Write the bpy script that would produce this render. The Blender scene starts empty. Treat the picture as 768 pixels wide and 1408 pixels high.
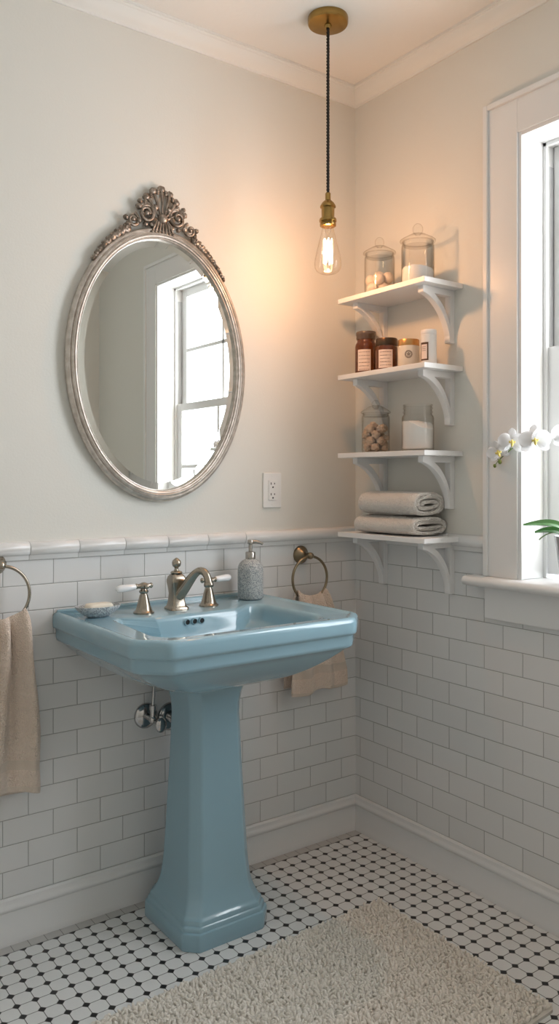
import bpy, math, random
from mathutils import Vector, Matrix, noise as mn
random.seed(7)
PI = math.pi
C = bpy.context.scene.collection

# ------------------------------------------------------------------ mesh helpers
class MB:
    """collects vertices and faces"""
    def __init__(s): s.v = []; s.f = []; s.m = []
    def add(s, vf, mi=0):
        v, f = vf; o = len(s.v)
        s.v += [tuple(p) for p in v]; s.f += [tuple(i+o for i in q) for q in f]; s.m += [mi]*len(f)
        return s
def box(x0, x1, y0, y1, z0, z1):
    v = [(x, y, z) for z in (z0, z1) for y in (y0, y1) for x in (x0, x1)]
    return v, [(0, 2, 3, 1), (4, 5, 7, 6), (0, 1, 5, 4), (2, 6, 7, 3), (0, 4, 6, 2), (1, 3, 7, 5)]
def loft(rings, cap0=True, cap1=True, closed=True):
    n = len(rings[0]); v = [p for r in rings for p in r]; f = []
    for i in range(len(rings)-1):
        for j in range(n if closed else n-1):
            k = (j+1) % n
            f.append((i*n+j, i*n+k, (i+1)*n+k, (i+1)*n+j))
    if cap0: f.append(tuple(reversed(range(n))))
    if cap1: f.append(tuple((len(rings)-1)*n+j for j in range(n)))
    return v, f
def lathe(prof, c=(0, 0, 0), seg=40, cap0=False, cap1=False, axis='z'):
    rings = []
    for r, h in prof:
        ring = []
        for j in range(seg):
            a = 2*PI*j/seg; p = (r*math.cos(a), r*math.sin(a), h)
            if axis == 'y': p = (p[0], -p[2], p[1])      # grows towards -y (out of the mirror wall)
            elif axis == 'x': p = (p[2], p[0], p[1])
            ring.append((c[0]+p[0], c[1]+p[1], c[2]+p[2]))
        rings.append(ring)
    return loft(rings, cap0, cap1)
def tube(path, rad, seg=12, caps=True, flat=1.0):
    P = [Vector(p) for p in path]; n = len(P)
    R = rad if hasattr(rad, '__len__') else [rad]*n
    rings = []; up = None
    for i in range(n):
        t = (P[min(i+1, n-1)]-P[max(i-1, 0)]).normalized()
        if up is None:
            up = Vector((0, 0, 1)) if abs(t.z) < .9 else Vector((0, 1, 0))
        a = (up - t*up.dot(t)).normalized(); b = t.cross(a); up = a
        rings.append([tuple(P[i]+a*R[i]*math.cos(2*PI*j/seg)+b*R[i]*flat*math.sin(2*PI*j/seg)) for j in range(seg)])
    return loft(rings, caps, caps)
def torus(c, R, r, axis='y', seg=64, s2=14, sx=1, sz=1):
    v = []; f = []
    for i in range(seg):
        a = 2*PI*i/seg
        for j in range(s2):
            b = 2*PI*j/s2; q = R+r*math.cos(b)
            p = (q*math.cos(a)*sx, r*math.sin(b), q*math.sin(a)*sz)
            if axis == 'z': p = (p[0], p[2], p[1])
            v.append((c[0]+p[0], c[1]+p[1], c[2]+p[2]))
    for i in range(seg):
        for j in range(s2):
            f.append((i*s2+j, ((i+1) % seg)*s2+j, ((i+1) % seg)*s2+(j+1) % s2, i*s2+(j+1) % s2))
    return v, f
def ellip(c, r, rot=0, seg=14, rings=9, lump=0, sd=0):
    v = []; f = []; cr, sr = math.cos(rot), math.sin(rot)      # rotation in the x-z plane
    for i in range(rings+1):
        a = PI*i/rings
        for j in range(seg):
            b = 2*PI*j/seg
            d = Vector((math.sin(a)*math.cos(b), math.sin(a)*math.sin(b), math.cos(a)))
            k = 1+lump*mn.noise(d*2.2+Vector((sd*3.1, sd*1.7, sd))) if lump else 1
            x, y, z = d.x*r[0]*k, d.y*r[1]*k, d.z*r[2]*k
            v.append((c[0]+x*cr-z*sr, c[1]+y, c[2]+x*sr+z*cr))
    for i in range(rings):
        for j in range(seg):
            k = (j+1) % seg
            f.append((i*seg+j, (i+1)*seg+j, (i+1)*seg+k, i*seg+k))
    return v, f
def prism(poly, z0, z1):
    return loft([[(x, y, z0) for x, y in poly], [(x, y, z1) for x, y in poly]])
def extrude_holes(polys, thick, axismap):
    """2D outline with holes, extruded with a tiny bevel through a curve; axismap maps (u,v,w) to world"""
    cu = bpy.data.curves.new('tmp', 'CURVE'); cu.dimensions = '2D'; cu.fill_mode = 'BOTH'
    cu.extrude = thick/2-.001; cu.bevel_depth = .001; cu.bevel_resolution = 1; cu.offset = -.001
    for pl in polys:
        sp = cu.splines.new('POLY'); sp.points.add(len(pl)-1); sp.use_cyclic_u = True
        for p, (a, b) in zip(sp.points, pl): p.co = (a, b, 0, 1)
    o = bpy.data.objects.new('tmp', cu); C.objects.link(o)
    bpy.context.view_layer.update()
    me = bpy.data.meshes.new_from_object(o.evaluated_get(bpy.context.evaluated_depsgraph_get()))
    v = [axismap(*q.co) for q in me.vertices]; f = [tuple(p.vertices) for p in me.polygons]
    bpy.data.objects.remove(o); bpy.data.curves.remove(cu); bpy.data.meshes.remove(me)
    return v, f

def obj(name, mb, mats, parent=None, smooth=35, bevel=0, fix=True):
    if not isinstance(mb, MB): mb = MB().add(mb)
    off = Vector(parent['_w']) if parent is not None else Vector((0, 0, 0))
    me = bpy.data.meshes.new(name)
    me.from_pydata([(p[0]-off[0], p[1]-off[1], p[2]-off[2]) for p in mb.v], [], mb.f)
    if not isinstance(mats, (list, tuple)): mats = [mats]
    for m in mats: me.materials.append(m)
    if len(mats) > 1: me.polygons.foreach_set('material_index', mb.m)
    if fix:
        import bmesh
        b = bmesh.new(); b.from_mesh(me); bmesh.ops.recalc_face_normals(b, faces=b.faces); b.to_mesh(me); b.free()
    me.update()
    if smooth:
        me.shade_smooth(); me.set_sharp_from_angle(angle=math.radians(smooth))
    o = bpy.data.objects.new(name, me); C.objects.link(o)
    if parent is not None: o.parent = parent; o['_w'] = tuple(off)
    else: o['_w'] = (0., 0., 0.)
    if bevel:
        md = o.modifiers.new('bevel', 'BEVEL'); md.width = bevel; md.segments = 2; md.limit_method = 'ANGLE'
        md.harden_normals = False
    return o
def thing(name, label, cat, loc, group=None):
    o = bpy.data.objects.new(name, None); C.objects.link(o); o.location = loc; o['_w'] = tuple(loc)
    o.empty_display_size = .05
    o['label'] = label; o['category'] = cat
    if group: o['group'] = group
    return o
def tag(o, label, cat, group=None):
    o['label'] = label; o['category'] = cat
    if group: o['group'] = group
    return o
def KZ(pr, k=.973): return [(r*k, 1.35+(z-1.35)*k) for r, z in pr]
def struct(name, mb, mats, **k):
    o = obj(name, mb, mats, **k); o['kind'] = 'structure'; return o

# ------------------------------------------------------------------ material helpers
class NT:
    def __init__(s, name):
        s.mat = bpy.data.materials.new(name); s.mat.use_nodes = True
        s.t = s.mat.node_tree; s.n = s.t.nodes; s.l = s.t.links
        s.b = s.n['Principled BSDF']
    def _in(s, sock, v):
        if hasattr(v, 'is_output') or isinstance(v, bpy.types.NodeSocket): s.l.new(v, sock)
        else: sock.default_value = v
    def m(s, op, a, b=0., c=0.):
        n = s.n.new('ShaderNodeMath'); n.operation = op
        s._in(n.inputs[0], a); s._in(n.inputs[1], b); s._in(n.inputs[2], c)
        return n.outputs[0]
    def pos(s):
        g = s.n.new('ShaderNodeNewGeometry'); x = s.n.new('ShaderNodeSeparateXYZ'); s.l.new(g.outputs['Position'], x.inputs[0])
        return x.outputs
    def objco(s): return s.n.new('ShaderNodeTexCoord').outputs['Object']
    def mix(s, f, a, b):
        n = s.n.new('ShaderNodeMix'); n.data_type = 'RGBA'
        s._in(n.inputs[0], f); s._in(n.inputs[6], a); s._in(n.inputs[7], b); return n.outputs[2]
    def noise(s, scale, detail=3, vec=None, rough=.5):
        n = s.n.new('ShaderNodeTexNoise'); n.inputs['Scale'].default_value = scale; n.inputs['Detail'].default_value = detail
        n.inputs['Roughness'].default_value = rough
        s.l.new(vec or s.objco(), n.inputs['Vector']); return n.outputs['Fac']
    def voro(s, scale, vec=None, out='Distance', feature='F1'):
        n = s.n.new('ShaderNodeTexVoronoi'); n.inputs['Scale'].default_value = scale; n.feature = feature
        s.l.new(vec or s.objco(), n.inputs['Vector']); return n.outputs[out]
    def ss(s, v, lo, hi):
        n = s.n.new('ShaderNodeMapRange'); n.interpolation_type = 'SMOOTHSTEP'
        s._in(n.inputs['Value'], v); n.inputs['From Min'].default_value = lo; n.inputs['From Max'].default_value = hi
        return n.outputs['Result']
    def bump(s, h, dist, strength=1.):
        n = s.n.new('ShaderNodeBump'); n.inputs['Distance'].default_value = dist; n.inputs['Strength'].default_value = strength
        s.l.new(h, n.inputs['Height']); s.l.new(n.outputs[0], s.b.inputs['Normal'])
def rgb(r, g, b):
    f = lambda c: (c/255/12.92) if c/255 <= .04045 else ((c/255+.055)/1.055)**2.4
    return (f(r), f(g), f(b), 1)
def plain(name, col, rough=.5, metal=0., coat=0., sheen=0., nb=0, nd=0, ior=1.5):
    t = NT(name); t.b.inputs['Base Color'].default_value = col; t.b.inputs['Roughness'].default_value = rough
    t.b.inputs['Metallic'].default_value = metal; t.b.inputs['Coat Weight'].default_value = coat; t.b.inputs['IOR'].default_value = ior
    t.b.inputs['Sheen Weight'].default_value = sheen
    if nb: t.bump(t.noise(nb, 4), nd)
    return t.mat

PAINT = (.775, .765, .71, 1)
TRIM = (.82, .825, .82, 1)
m_trim = plain('white_trim_paint', TRIM, .38)
m_ceiling = plain('ceiling_paint', (.84, .84, .81, 1), .85, nb=60, nd=.0006)
m_crown = plain('crown_paint', (.82, .83, .80, 1), .5)
m_shelf = plain('white_shelf_paint', (.85, .85, .845, 1), .42, nb=90, nd=.0003)
def wall_paint():
    t = NT('warm_grey_wall_paint'); t.b.inputs['Base Color'].default_value = PAINT; t.b.inputs['Roughness'].default_value = .7
    t.bump(t.noise(140, 4), .0004); return t.mat
m_paint = wall_paint()
TW, TH, TB = .1507, .07529, .1346
def tile_mat(name, axis, off, parity):
    t = NT(name); p = t.pos(); s = t.m('MULTIPLY', p[axis], -1.)
    v = t.m('DIVIDE', t.m('SUBTRACT', p[2], TB), TH); row = t.m('FLOOR', v); fv = t.m('FRACT', v)
    sh = t.m('MULTIPLY', t.m('MODULO', t.m('ADD', row, parity+20), 2.), .5)
    u = t.m('ADD', t.m('ADD', t.m('DIVIDE', t.m('SUBTRACT', s, off), TW), sh), 50.)
    cu = t.m('FLOOR', u); fu = t.m('FRACT', u)
    du = t.m('MULTIPLY', t.m('SUBTRACT', .5, t.m('ABSOLUTE', t.m('SUBTRACT', fu, .5))), TW)
    dv = t.m('MULTIPLY', t.m('SUBTRACT', .5, t.m('ABSOLUTE', t.m('SUBTRACT', fv, .5))), TH)
    d = t.m('MINIMUM', du, dv)
    g = t.ss(d, .0007, .0013)
    wn = t.n.new('ShaderNodeTexWhiteNoise'); wn.noise_dimensions = '2D'
    cb = t.n.new('ShaderNodeCombineXYZ'); t.l.new(cu, cb.inputs[0]); t.l.new(row, cb.inputs[1]); t.l.new(cb.outputs[0], wn.inputs['Vector'])
    tone = t.mix(wn.outputs['Value'], (.76, .765, .76, 1), (.80, .805, .80, 1))
    t.l.new(t.mix(g, (.36, .36, .345, 1), tone), t.b.inputs['Base Color'])
    t.l.new(t.m('SUBTRACT', .75, t.m('MULTIPLY', g, .53)), t.b.inputs['Roughness'])
    # each tile leans very slightly its own way, with soft pillow edges
    lean = t.m('MULTIPLY', t.m('MULTIPLY', t.m('SUBTRACT', wn.outputs['Value'], .5), t.m('SUBTRACT', fu, .5)), .35)
    h = t.m('ADD', t.ss(d, .0004, .0028), lean)
    t.bump(h, .0009); return t.mat
m_tileA = tile_mat('white_subway_tile_mirror_wall', 0, -.004, 0)
m_tileB = tile_mat('white_subway_tile_window_wall', 1, .027, 0)
def floor_mat():
    t = NT('octagon_and_dot_floor_tile'); p = t.pos(); P = .049
    u = t.m('ADD', t.m('DIVIDE', t.m('ADD', p[0], .0355), P), 200.); v = t.m('ADD', t.m('DIVIDE', t.m('ADD', p[1], .0500), P), 200.)
    a = t.m('ABSOLUTE', t.m('SUBTRACT', t.m('FRACT', u), .5)); b = t.m('ABSOLUTE', t.m('SUBTRACT', t.m('FRACT', v), .5))
    k = t.m('SUBTRACT', 1., t.m('ADD', a, b))           # 0 at the dot centres
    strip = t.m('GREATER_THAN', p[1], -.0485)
    nstrip = t.m('SUBTRACT', 1., strip)
    dot = t.m('MULTIPLY', t.m('LESS_THAN', k, .205), nstrip)
    edge = t.m('MINIMUM', t.m('SUBTRACT', .5, t.m('MAXIMUM', a, b)), t.m('MULTIPLY', t.m('SUBTRACT', k, .22), .7))
    rim = t.ss(edge, .012, .03)
    sa = t.m('SUBTRACT', .5, t.m('ABSOLUTE', t.m('SUBTRACT', t.m('FRACT', t.m('ADD', u, .5)), .5)))
    srim = t.ss(t.m('MINIMUM', sa, t.m('DIVIDE', t.m('SUBTRACT', -.005, t.m('MULTIPLY', p[1], 1.)), P)), .008, .02)
    srim = t.m('MINIMUM', srim, t.ss(t.m('ADD', p[1], .0485), .0004, .001))
    rim2 = t.m('ADD', t.m('MULTIPLY', rim, nstrip), t.m('MULTIPLY', srim, strip))
    white = t.mix(t.noise(9, 2, t.n.new('ShaderNodeNewGeometry').outputs['Position']), (.77, .78, .765, 1), (.82, .83, .82, 1))
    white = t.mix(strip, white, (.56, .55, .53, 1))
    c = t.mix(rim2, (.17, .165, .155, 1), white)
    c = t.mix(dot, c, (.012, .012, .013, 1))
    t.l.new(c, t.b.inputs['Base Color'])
    t.l.new(t.m('SUBTRACT', .8, t.m('MULTIPLY', t.m('MAXIMUM', rim2, dot), .48)), t.b.inputs['Roughness'])
    t.bump(t.m('MAXIMUM', rim2, dot), .0006); return t.mat
m_floor = floor_mat()
def thin_glass(name, tint=(.988, .99, .985, 1), edge=.58, gl_k=1.):
    """thin-walled glass: clear face on, a little darker and more mirror-like towards the edge"""
    mt = bpy.data.materials.new(name); mt.use_nodes = True; t = mt.node_tree; t.nodes.clear()
    N = t.nodes.new; L = t.links.new
    o = N('ShaderNodeOutputMaterial'); mx = N('ShaderNodeMixShader'); tr = N('ShaderNodeBsdfTransparent'); gl = N('ShaderNodeBsdfGlossy')
    lw = N('ShaderNodeLayerWeight'); lw.inputs['Blend'].default_value = .5
    pw = N('ShaderNodeMath'); pw.operation = 'POWER'; L(lw.outputs['Facing'], pw.inputs[0]); pw.inputs[1].default_value = 5
    ma = N('ShaderNodeMath'); ma.operation = 'MULTIPLY_ADD'; L(pw.outputs[0], ma.inputs[0]); ma.inputs[1].default_value = .7*gl_k; ma.inputs[2].default_value = .035
    p3 = N('ShaderNodeMath'); p3.operation = 'POWER'; L(lw.outputs['Facing'], p3.inputs[0]); p3.inputs[1].default_value = 4.5
    mc = N('ShaderNodeMix'); mc.data_type = 'RGBA'
    L(p3.outputs[0], mc.inputs[0]); mc.inputs[6].default_value = tint
    mc.inputs[7].default_value = (tint[0]*edge*1.15, tint[1]*edge, tint[2]*edge*.80, 1)
    L(mc.outputs[2], tr.inputs['Color']); gl.inputs['Roughness'].default_value = 0
    L(ma.outputs[0], mx.inputs[0]); L(tr.outputs[0], mx.inputs[1]); L(gl.outputs[0], mx.inputs[2]); L(mx.outputs[0], o.inputs[0]); return mt
m_glass = thin_glass('clear_jar_glass')
m_pane = thin_glass('window_pane_glass', (.985, .99, .99, 1), .9)
m_bulbglass = thin_glass('bulb_glass', (1, .985, .96, 1), .6)
def amber_mat():
    t = NT('amber_glass'); t.b.inputs['Base Color'].default_value = (.16, .045, .012, 1); t.b.inputs['Roughness'].default_value = .08
    t.b.inputs['Transmission Weight'].default_value = .35; t.b.inputs['IOR'].default_value = 1.5; return t.mat
m_amber = amber_mat()
m_blue = plain('pale_blue_glazed_porcelain', (.285, .455, .54, 1), .10, coat=.4)
m_chrome = plain('dark_chrome', (.5, .5, .5, 1), .12, 1)
m_black = plain('black_hole', (.008, .008, .008, 1), .6)
def metal(name, c1, c2, rough=.3, sc=30):
    t = NT(name); n = t.noise(sc, 4); t.l.new(t.mix(n, c1, c2), t.b.inputs['Base Color'])
    t.b.inputs['Metallic'].default_value = 1; t.b.inputs['Roughness'].default_value = rough
    t.bump(t.noise(sc*6, 2), .0001); return t.mat
m_nickel = metal('brushed_nickel', (.33, .29, .235, 1), (.43, .385, .32, 1), .25)
m_bronze = metal('antique_brass', (.24, .19, .125, 1), (.34, .27, .18, 1), .3)
m_brass = metal('aged_brass', (.30, .19, .055, 1), (.40, .26, .09, 1), .25)
m_pump = metal('steel_pump', (.42, .39, .35, 1), (.5, .47, .43, 1), .25)
def silver_leaf():
    t = NT('antique_silver_leaf'); n = t.noise(45, 5)
    ao = t.n.new('ShaderNodeTexNoise'); ao.inputs['Scale'].default_value = 420; t.l.new(t.objco(), ao.inputs['Vector'])
    t.l.new(t.mix(t.ss(n, .35, .65), (.50, .45, .40, 1), (.64, .59, .54, 1)), t.b.inputs['Base Color'])
    t.b.inputs['Metallic'].default_value = .85; t.b.inputs['Roughness'].default_value = .36
    t.bump(ao.outputs['Fac'], .0002); return t.mat
m_frame = silver_leaf()
def crest_mat():
    t = NT('tarnished_silver'); n = t.noise(60, 4)
    t.l.new(t.mix(t.ss(n, .3, .7), (.17, .14, .11, 1), (.40, .34, .29, 1)), t.b.inputs['Base Color'])
    t.b.inputs['Metallic'].default_value = .85; t.b.inputs['Roughness'].default_value = .38
    t.bump(t.noise(200, 3), .0008); return t.mat
m_crest = crest_mat()
m_mirror = plain('mirror_silver', (.86, .885, .87, 1), .0, 1)
m_porc = plain('white_porcelain', (.85, .85, .85, 1), .12, coat=.5)
def terry(name, c1, c2, sc=420, d=.0022):
    t = NT(name); n = t.noise(18, 3)
    t.l.new(t.mix(n, c1, c2), t.b.inputs['Base Color']); t.b.inputs['Roughness'].default_value = .95
    t.b.inputs['Sheen Weight'].default_value = .35
    t.b.inputs['Specular IOR Level'].default_value = .1
    h = t.m('ADD', t.voro(sc*.6), t.m('MULTIPLY', t.noise(sc*.35, 2), 1.0)); t.bump(h, d*1.7); return t.mat
m_tan = terry('tan_terry_cotton', (.78, .64, .53, 1), (.86, .73, .62, 1))
m_tanhem = terry('tan_woven_band', (.68, .575, .475, 1), (.74, .63, .53, 1), 900, .0006)
m_cream = terry('cream_terry_cotton', (.78, .735, .675, 1), (.84, .80, .745, 1))
def rug_mat(name, k=1):
    t = NT(name); t.l.new(t.mix(t.noise(35, 3), (.84*k, .79*k, .70*k, 1), (.93*k, .89*k, .82*k, 1)), t.b.inputs['Base Color'])
    t.b.inputs['Roughness'].default_value = .95; t.b.inputs['Specular IOR Level'].default_value = .1
    t.bump(t.noise(900, 2), .001); return t.mat
m_rug = rug_mat('cream_chenille_pile'); m_rugback = rug_mat('woven_rug_backing', .82)
def speckle(name, c1, c2, sc, d):
    t = NT(name); v = t.voro(sc); n = t.noise(sc*.6, 3)
    f = t.ss(t.m('ADD', v, t.m('MULTIPLY', t.m('SUBTRACT', n, .5), .8)), .3, .6)
    t.l.new(t.mix(f, c1, c2), t.b.inputs['Base Color']); t.b.inputs['Roughness'].default_value = .45
    t.bump(f, -d); return t.mat
m_speckle = speckle('speckled_blue_grey_stone', (.24, .28, .31, 1), (.60, .62, .61, 1), 330, .0012)
m_dishm = speckle('pebbled_blue_grey_stoneware', (.40, .44, .47, 1), (.64, .67, .68, 1), 210, .0022)
m_soap = plain('cream_soap', (.86, .79, .66, 1), .5)
m_salt = plain('white_bath_salt', (.88, .88, .87, 1), .9, nb=700, nd=.0012)
m_salt2 = plain('coarse_bath_salt', (.80, .82, .84, 1), .8, nb=500, nd=.0015)
m_ball = plain('cream_bath_bomb', (.84, .72, .62, 1), .9, nb=400, nd=.001)
m_nut = plain('tan_bath_fizz', (.60, .45, .33, 1), .9, nb=260, nd=.0025)
m_paper = plain('pinkish_paper_label', (.80, .68, .62, 1), .7)
m_ink = plain('brown_ink', (.10, .055, .035, 1), .8)
m_lidbrown = metal('dark_bronze_lid', (.07, .045, .03, 1), (.13, .085, .055, 1), .35)
m_lidamber = plain('smoked_glass_lid', (.12, .08, .055, 1), .18, coat=.5)
m_lidgold = metal('copper_gold_lid', (.50, .27, .10, 1), (.60, .34, .14, 1), .3)
m_tin = plain('cream_ceramic_jar', (.70, .64, .55, 1), .35)
m_tube = plain('white_bottle_plastic', (.80, .79, .77, 1), .35)
m_outlet = plain('white_outlet_plastic', (.84, .84, .82, 1), .35)
m_cord = plain('black_braided_cord', (.02, .017, .015, 1), .8, nb=900, nd=.001)
def emis(name, col, st):
    t = NT(name); t.b.inputs['Base Color'].default_value = (0, 0, 0, 1); t.b.inputs['Emission Color'].default_value = col
    t.b.inputs['Emission Strength'].default_value = st; return t.mat
m_fil = emis('glowing_filament', (1, .72, .42, 1), 28)
def petal_mat():
    t = NT('white_orchid_petal'); t.b.inputs['Base Color'].default_value = (.90, .90, .91, 1); t.b.inputs['Roughness'].default_value = .6
    tl = t.n.new('ShaderNodeBsdfTranslucent'); tl.inputs['Color'].default_value = (.9, .9, .9, 1)
    mx = t.n.new('ShaderNodeMixShader'); mx.inputs[0].default_value = .45
    t.l.new(t.b.outputs[0], mx.inputs[1]); t.l.new(tl.outputs[0], mx.inputs[2]); t.l.new(mx.outputs[0], t.n['Material Output'].inputs[0]); return t.mat
m_petal = petal_mat()
m_lip = plain('yellow_orchid_lip', (.80, .66, .18, 1), .5)
m_leaf = plain('glossy_green_leaf', (.07, .20, .055, 1), .35, nb=40, nd=.001)
m_stem = plain('green_stem', (.13, .22, .06, 1), .5)
m_bud = plain('olive_green_bud', (.22, .28, .06, 1), .5)
m_stick = plain('brown_clip', (.12, .08, .05, 1), .6)
m_pot = plain('grey_glazed_pot', (.36, .38, .41, 1), .25, coat=.3)
m_bark = plain('orchid_bark', (.10, .06, .035, 1), .9, nb=120, nd=.006)
m_track = plain('grey_sash_track', (.52, .53, .54, 1), .4)

# ------------------------------------------------------------------ room shell
ZC = 2.845; XL = -2.75; YB = -2.47
WY0, WY1, WZ0, WZ1 = -.785, -1.66, 1.04, 2.411            # window opening
RT = 1.1134
struct('floor', box(XL-.1, .0, YB-.1, 0.0, -.08, 0), m_floor, smooth=0)
struct('ceiling', box(XL-.1, .3, YB-.1, .1, ZC, ZC+.08), m_ceiling, smooth=0)
w = MB(); w.add(box(XL-.1, .3, 0, .1, -.08, RT), 1); w.add(box(XL-.1, .3, 0, .1, RT, ZC), 0)
struct('wall_left', w, [m_paint, m_tileA], smooth=0)
w = MB()
def wbB(y0, y1, z0, z1):
    for a, b, mi in ((max(z0, -.08), min(z1, RT), 1), (max(z0, RT), min(z1, ZC), 0)):
        if b > a+1e-6: w.add(box(0, .14, y0, y1, a, b), mi)
wbB(WY0+.021, 0, -.08, ZC); wbB(YB-.1, WY1-.021, -.08, ZC); wbB(WY1-.021, WY0+.021, -.08, WZ0-.035); wbB(WY1-.021, WY0+.021, WZ1+.021, ZC)
struct('wall_right', w, [m_paint, m_tileB], smooth=0)
struct('wall_back', box(XL-.1, .14, YB-.1, YB, -.08, ZC), m_paint, smooth=0)
struct('wall_side', box(XL-.1, XL, YB, 0, -.08, ZC), m_paint, smooth=0)
def prof_run(prof, a, b, axis, sign=1, m0=0, m1=0):
    """profile (offset from wall, height) extruded along a wall; m0/m1 mitre the ends"""
    r = []
    for s, m in ((a, m0), (b, m1)):
        ring = []
        for d, z in prof:
            q = s+m*d
            ring.append((q, -d, z) if axis == 'x' else (-d, q, z))
        r.append(ring)
    return loft(r)
CR = [(0, 2.785), (.006, 2.785), (.008, 2.791), (.013, 2.795), (.02, 2.799), (.03, 2.808), (.038, 2.819), (.042, 2.828), (.045, 2.830), (.047, 2.835), (.050, 2.836), (.050, 2.846), (0, 2.846)]
struct('trim_1', MB().add(prof_run(CR, XL, 0, 'x', m1=-1)), m_crown, smooth=30)
struct('trim_2', MB().add(prof_run(CR, YB, 0, 'y', m1=-1)), m_crown, smooth=30)
BP = [(0, 0), (.013, 0), (.013, .018), (.009, .026), (.009, .094), (.0125, .0975), (.0150, .104), (.0145, .110), (.0105, .1155), (.0095, .118), (.0095, .129), (.005, .1342), (0, .1346)]
struct('baseboard_left', prof_run(BP, XL, 0, 'x', m1=-1), m_trim, smooth=40)
struct('baseboard_right', prof_run(BP, YB, 0, 'y', m1=-1), m_trim, smooth=40)
# chair rail of moulded tile pieces
RP = [(0, RT), (.007, RT), (.0085, RT+.002), (.0085, RT+.011), (.010, RT+.013)]
for k in range(9):
    a = -PI/2+PI*k/8*1.0; RP.append((.010+.013*math.cos(a)*1.0 if k < 8 else .008, RT+.0335+.0195*math.sin(a)))
RP += [(.004, RT+.054), (0, RT+.055)]
m_rail = plain('glazed_white_rail_tile', (.80, .80, .79, 1), .2)
m_joint = plain('rail_grout', (.45, .45, .43, 1), .8)
def rail(name, axis, start, ends, sgn=-1):
    mb = MB(); s = ends[0]
    lo, hi = ends                                        # lo > hi (towards negative)
    cuts = [lo]; c = start
    while c > lo-.01: c -= .1515
    while c > hi+.01: cuts.append(c); c -= .1515
    cuts.append(hi)
    for i in range(len(cuts)-1):
        a, b = cuts[i+1]+.0008, cuts[i]-(.0008 if i else 0)
        mid = []
        for q, k in ((a, .93), (a+.0016, 1), (b-.0016, 1), (b, .93)):
            if i == 0 and abs(q-b) < 1e-9: k = 1
            mid.append([((q, -d*k, z) if axis == 'x' else (-d*k, q, z)) for d, z in RP])
        mb.add(loft(mid), 0)
    core = [(d*.86, RT+.001+(z-RT)*.97) for d, z in RP]
    mb.add(prof_run(core, hi, lo, axis), 1)
    return struct(name, mb, [m_rail, m_joint], smooth=40)
rail('trim_3', 'x', -.52, (0, XL))
rail('trim_4', 'y', -.49, (0, -.6445))
rail('trim_5', 'y', -1.95, (-1.8055, YB))

# ------------------------------------------------------------------ window
win = bpy.data.objects.new('window_1', None); C.objects.link(win); win.location = (0, (WY0+WY1)/2, WZ0); win['_w'] = tuple(win.location); win['kind'] = 'structure'
cs = MB(); cz0 = 1.04; T = .018
CY0, CY1, CZ = -.645, -1.80, 2.545
def casing(mb, y0, y1, z0, z1): mb.add(box(-T, 0, y0, y1, z0, z1))
cs.add(box(-T, 0, WY0+.012, CY0, cz0, CZ)); cs.add(box(-T, 0, CY1, WY1-.012, cz0, CZ)); cs.add(box(-T, 0, WY1-.012, WY0+.012, WZ1+.012, CZ))
o = obj('window_casing', cs, m_trim, win, smooth=0, bevel=.0015)
bb = MB()                                               # raised back band round the casing
bb.add(box(-T-.009, 0, CY0-.018, CY0, cz0, CZ)); bb.add(box(-T-.009, 0, CY1, CY1+.018, cz0, CZ)); bb.add(box(-T-.009, 0, CY1+.018, CY0-.018, CZ-.018, CZ))
obj('back_band', bb, m_trim, win, smooth=0, bevel=.003)
jb = MB()
JD = .095
jb.add(box(-.012, .16, WY0, WY0+.02, WZ0, WZ1+.02)); jb.add(box(-.012, .16, WY1-.02, WY1, WZ0, WZ1+.02)); jb.add(box(-.012, .16, WY1, WY0, WZ1, WZ1+.02))
obj('window_jamb', jb, m_trim, win, smooth=0, bevel=.002)
sp = MB()                                               # stops and tracks
for (a, b, x0, x1) in ((0, .012, JD, JD+.014), (0, .006, JD+.014, JD+.05), (0, .012, JD+.05, JD+.058)):
    sp.add(box(x0, x1, WY0-b, WY0, WZ0, WZ1)); sp.add(box(x0, x1, WY1, WY1+b, WZ0, WZ1)); sp.add(box(x0, x1, WY1, WY0, WZ1-b, WZ1))
obj('sash_stop', sp, m_trim, win, smooth=0, bevel=.001)
tk = MB(); tk.add(box(JD+.014, JD+.045, WY0-.0075, WY0-.006, 1.75, WZ1-.07)); tk.add(box(JD+.014, JD+.045, WY1+.006, WY1+.0075, 1.75, WZ1-.07))
obj('sash_track', tk, m_track, win, smooth=0)
ZM = 1.735
def sash(name, x0, x1, z0, z1, bot, top, nrow):
    y0, y1 = WY1+.010, WY0-.010; st = .052
    mb = MB(); mb.add(box(x0, x1, y0, y0+st, z0, z1)); mb.add(box(x0, x1, y1-st, y1, z0, z1))
    mb.add(box(x0, x1, y0+st, y1-st, z0, z0+bot)); mb.add(box(x0, x1, y0+st, y1-st, z1-top, z1))
    r = obj(name, mb, m_trim, win, smooth=0, bevel=.002)
    mu = MB(); ym = (y0+y1)/2; xm = (x0+x1)/2
    mu.add(box(xm-.012, xm+.012, ym-.010, ym+.010, z0+bot, z1-top))
    for i in range(1, nrow):
        zz = z0+bot+(z1-top-z0-bot)*i/nrow; mu.add(box(xm-.012, xm+.012, y0+st, y1-st, zz-.010, zz+.010))
    q = obj('muntin', mu, m_trim, r, smooth=0, bevel=.002)
    obj('pane', box(xm-.002, xm+.002, y0+st-.004, y1-st+.004, z0+bot-.004, z1-top+.004), m_pane, r, smooth=0)
sash('upper_sash', .137, .165, ZM-.01, WZ1-.006, .042, .045, 2)
sash('lower_sash', .106, .136, WZ0+.012, ZM+.033, .065, .042, 2)
sl = MB()
sprof = [(.16, 1.008), (-.045, 1.008), (-.058, 1.012), (-.064, 1.021), (-.064, 1.027), (-.058, 1.036), (-.045, 1.040), (.16, 1.040)]
sill = MB().add(loft([[(x, y, z) for x, z in sprof] for y in (WY1-.0, WY0+.0)]))
sp2 = [(min(x, 0.0), z) for x, z in sprof]
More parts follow.
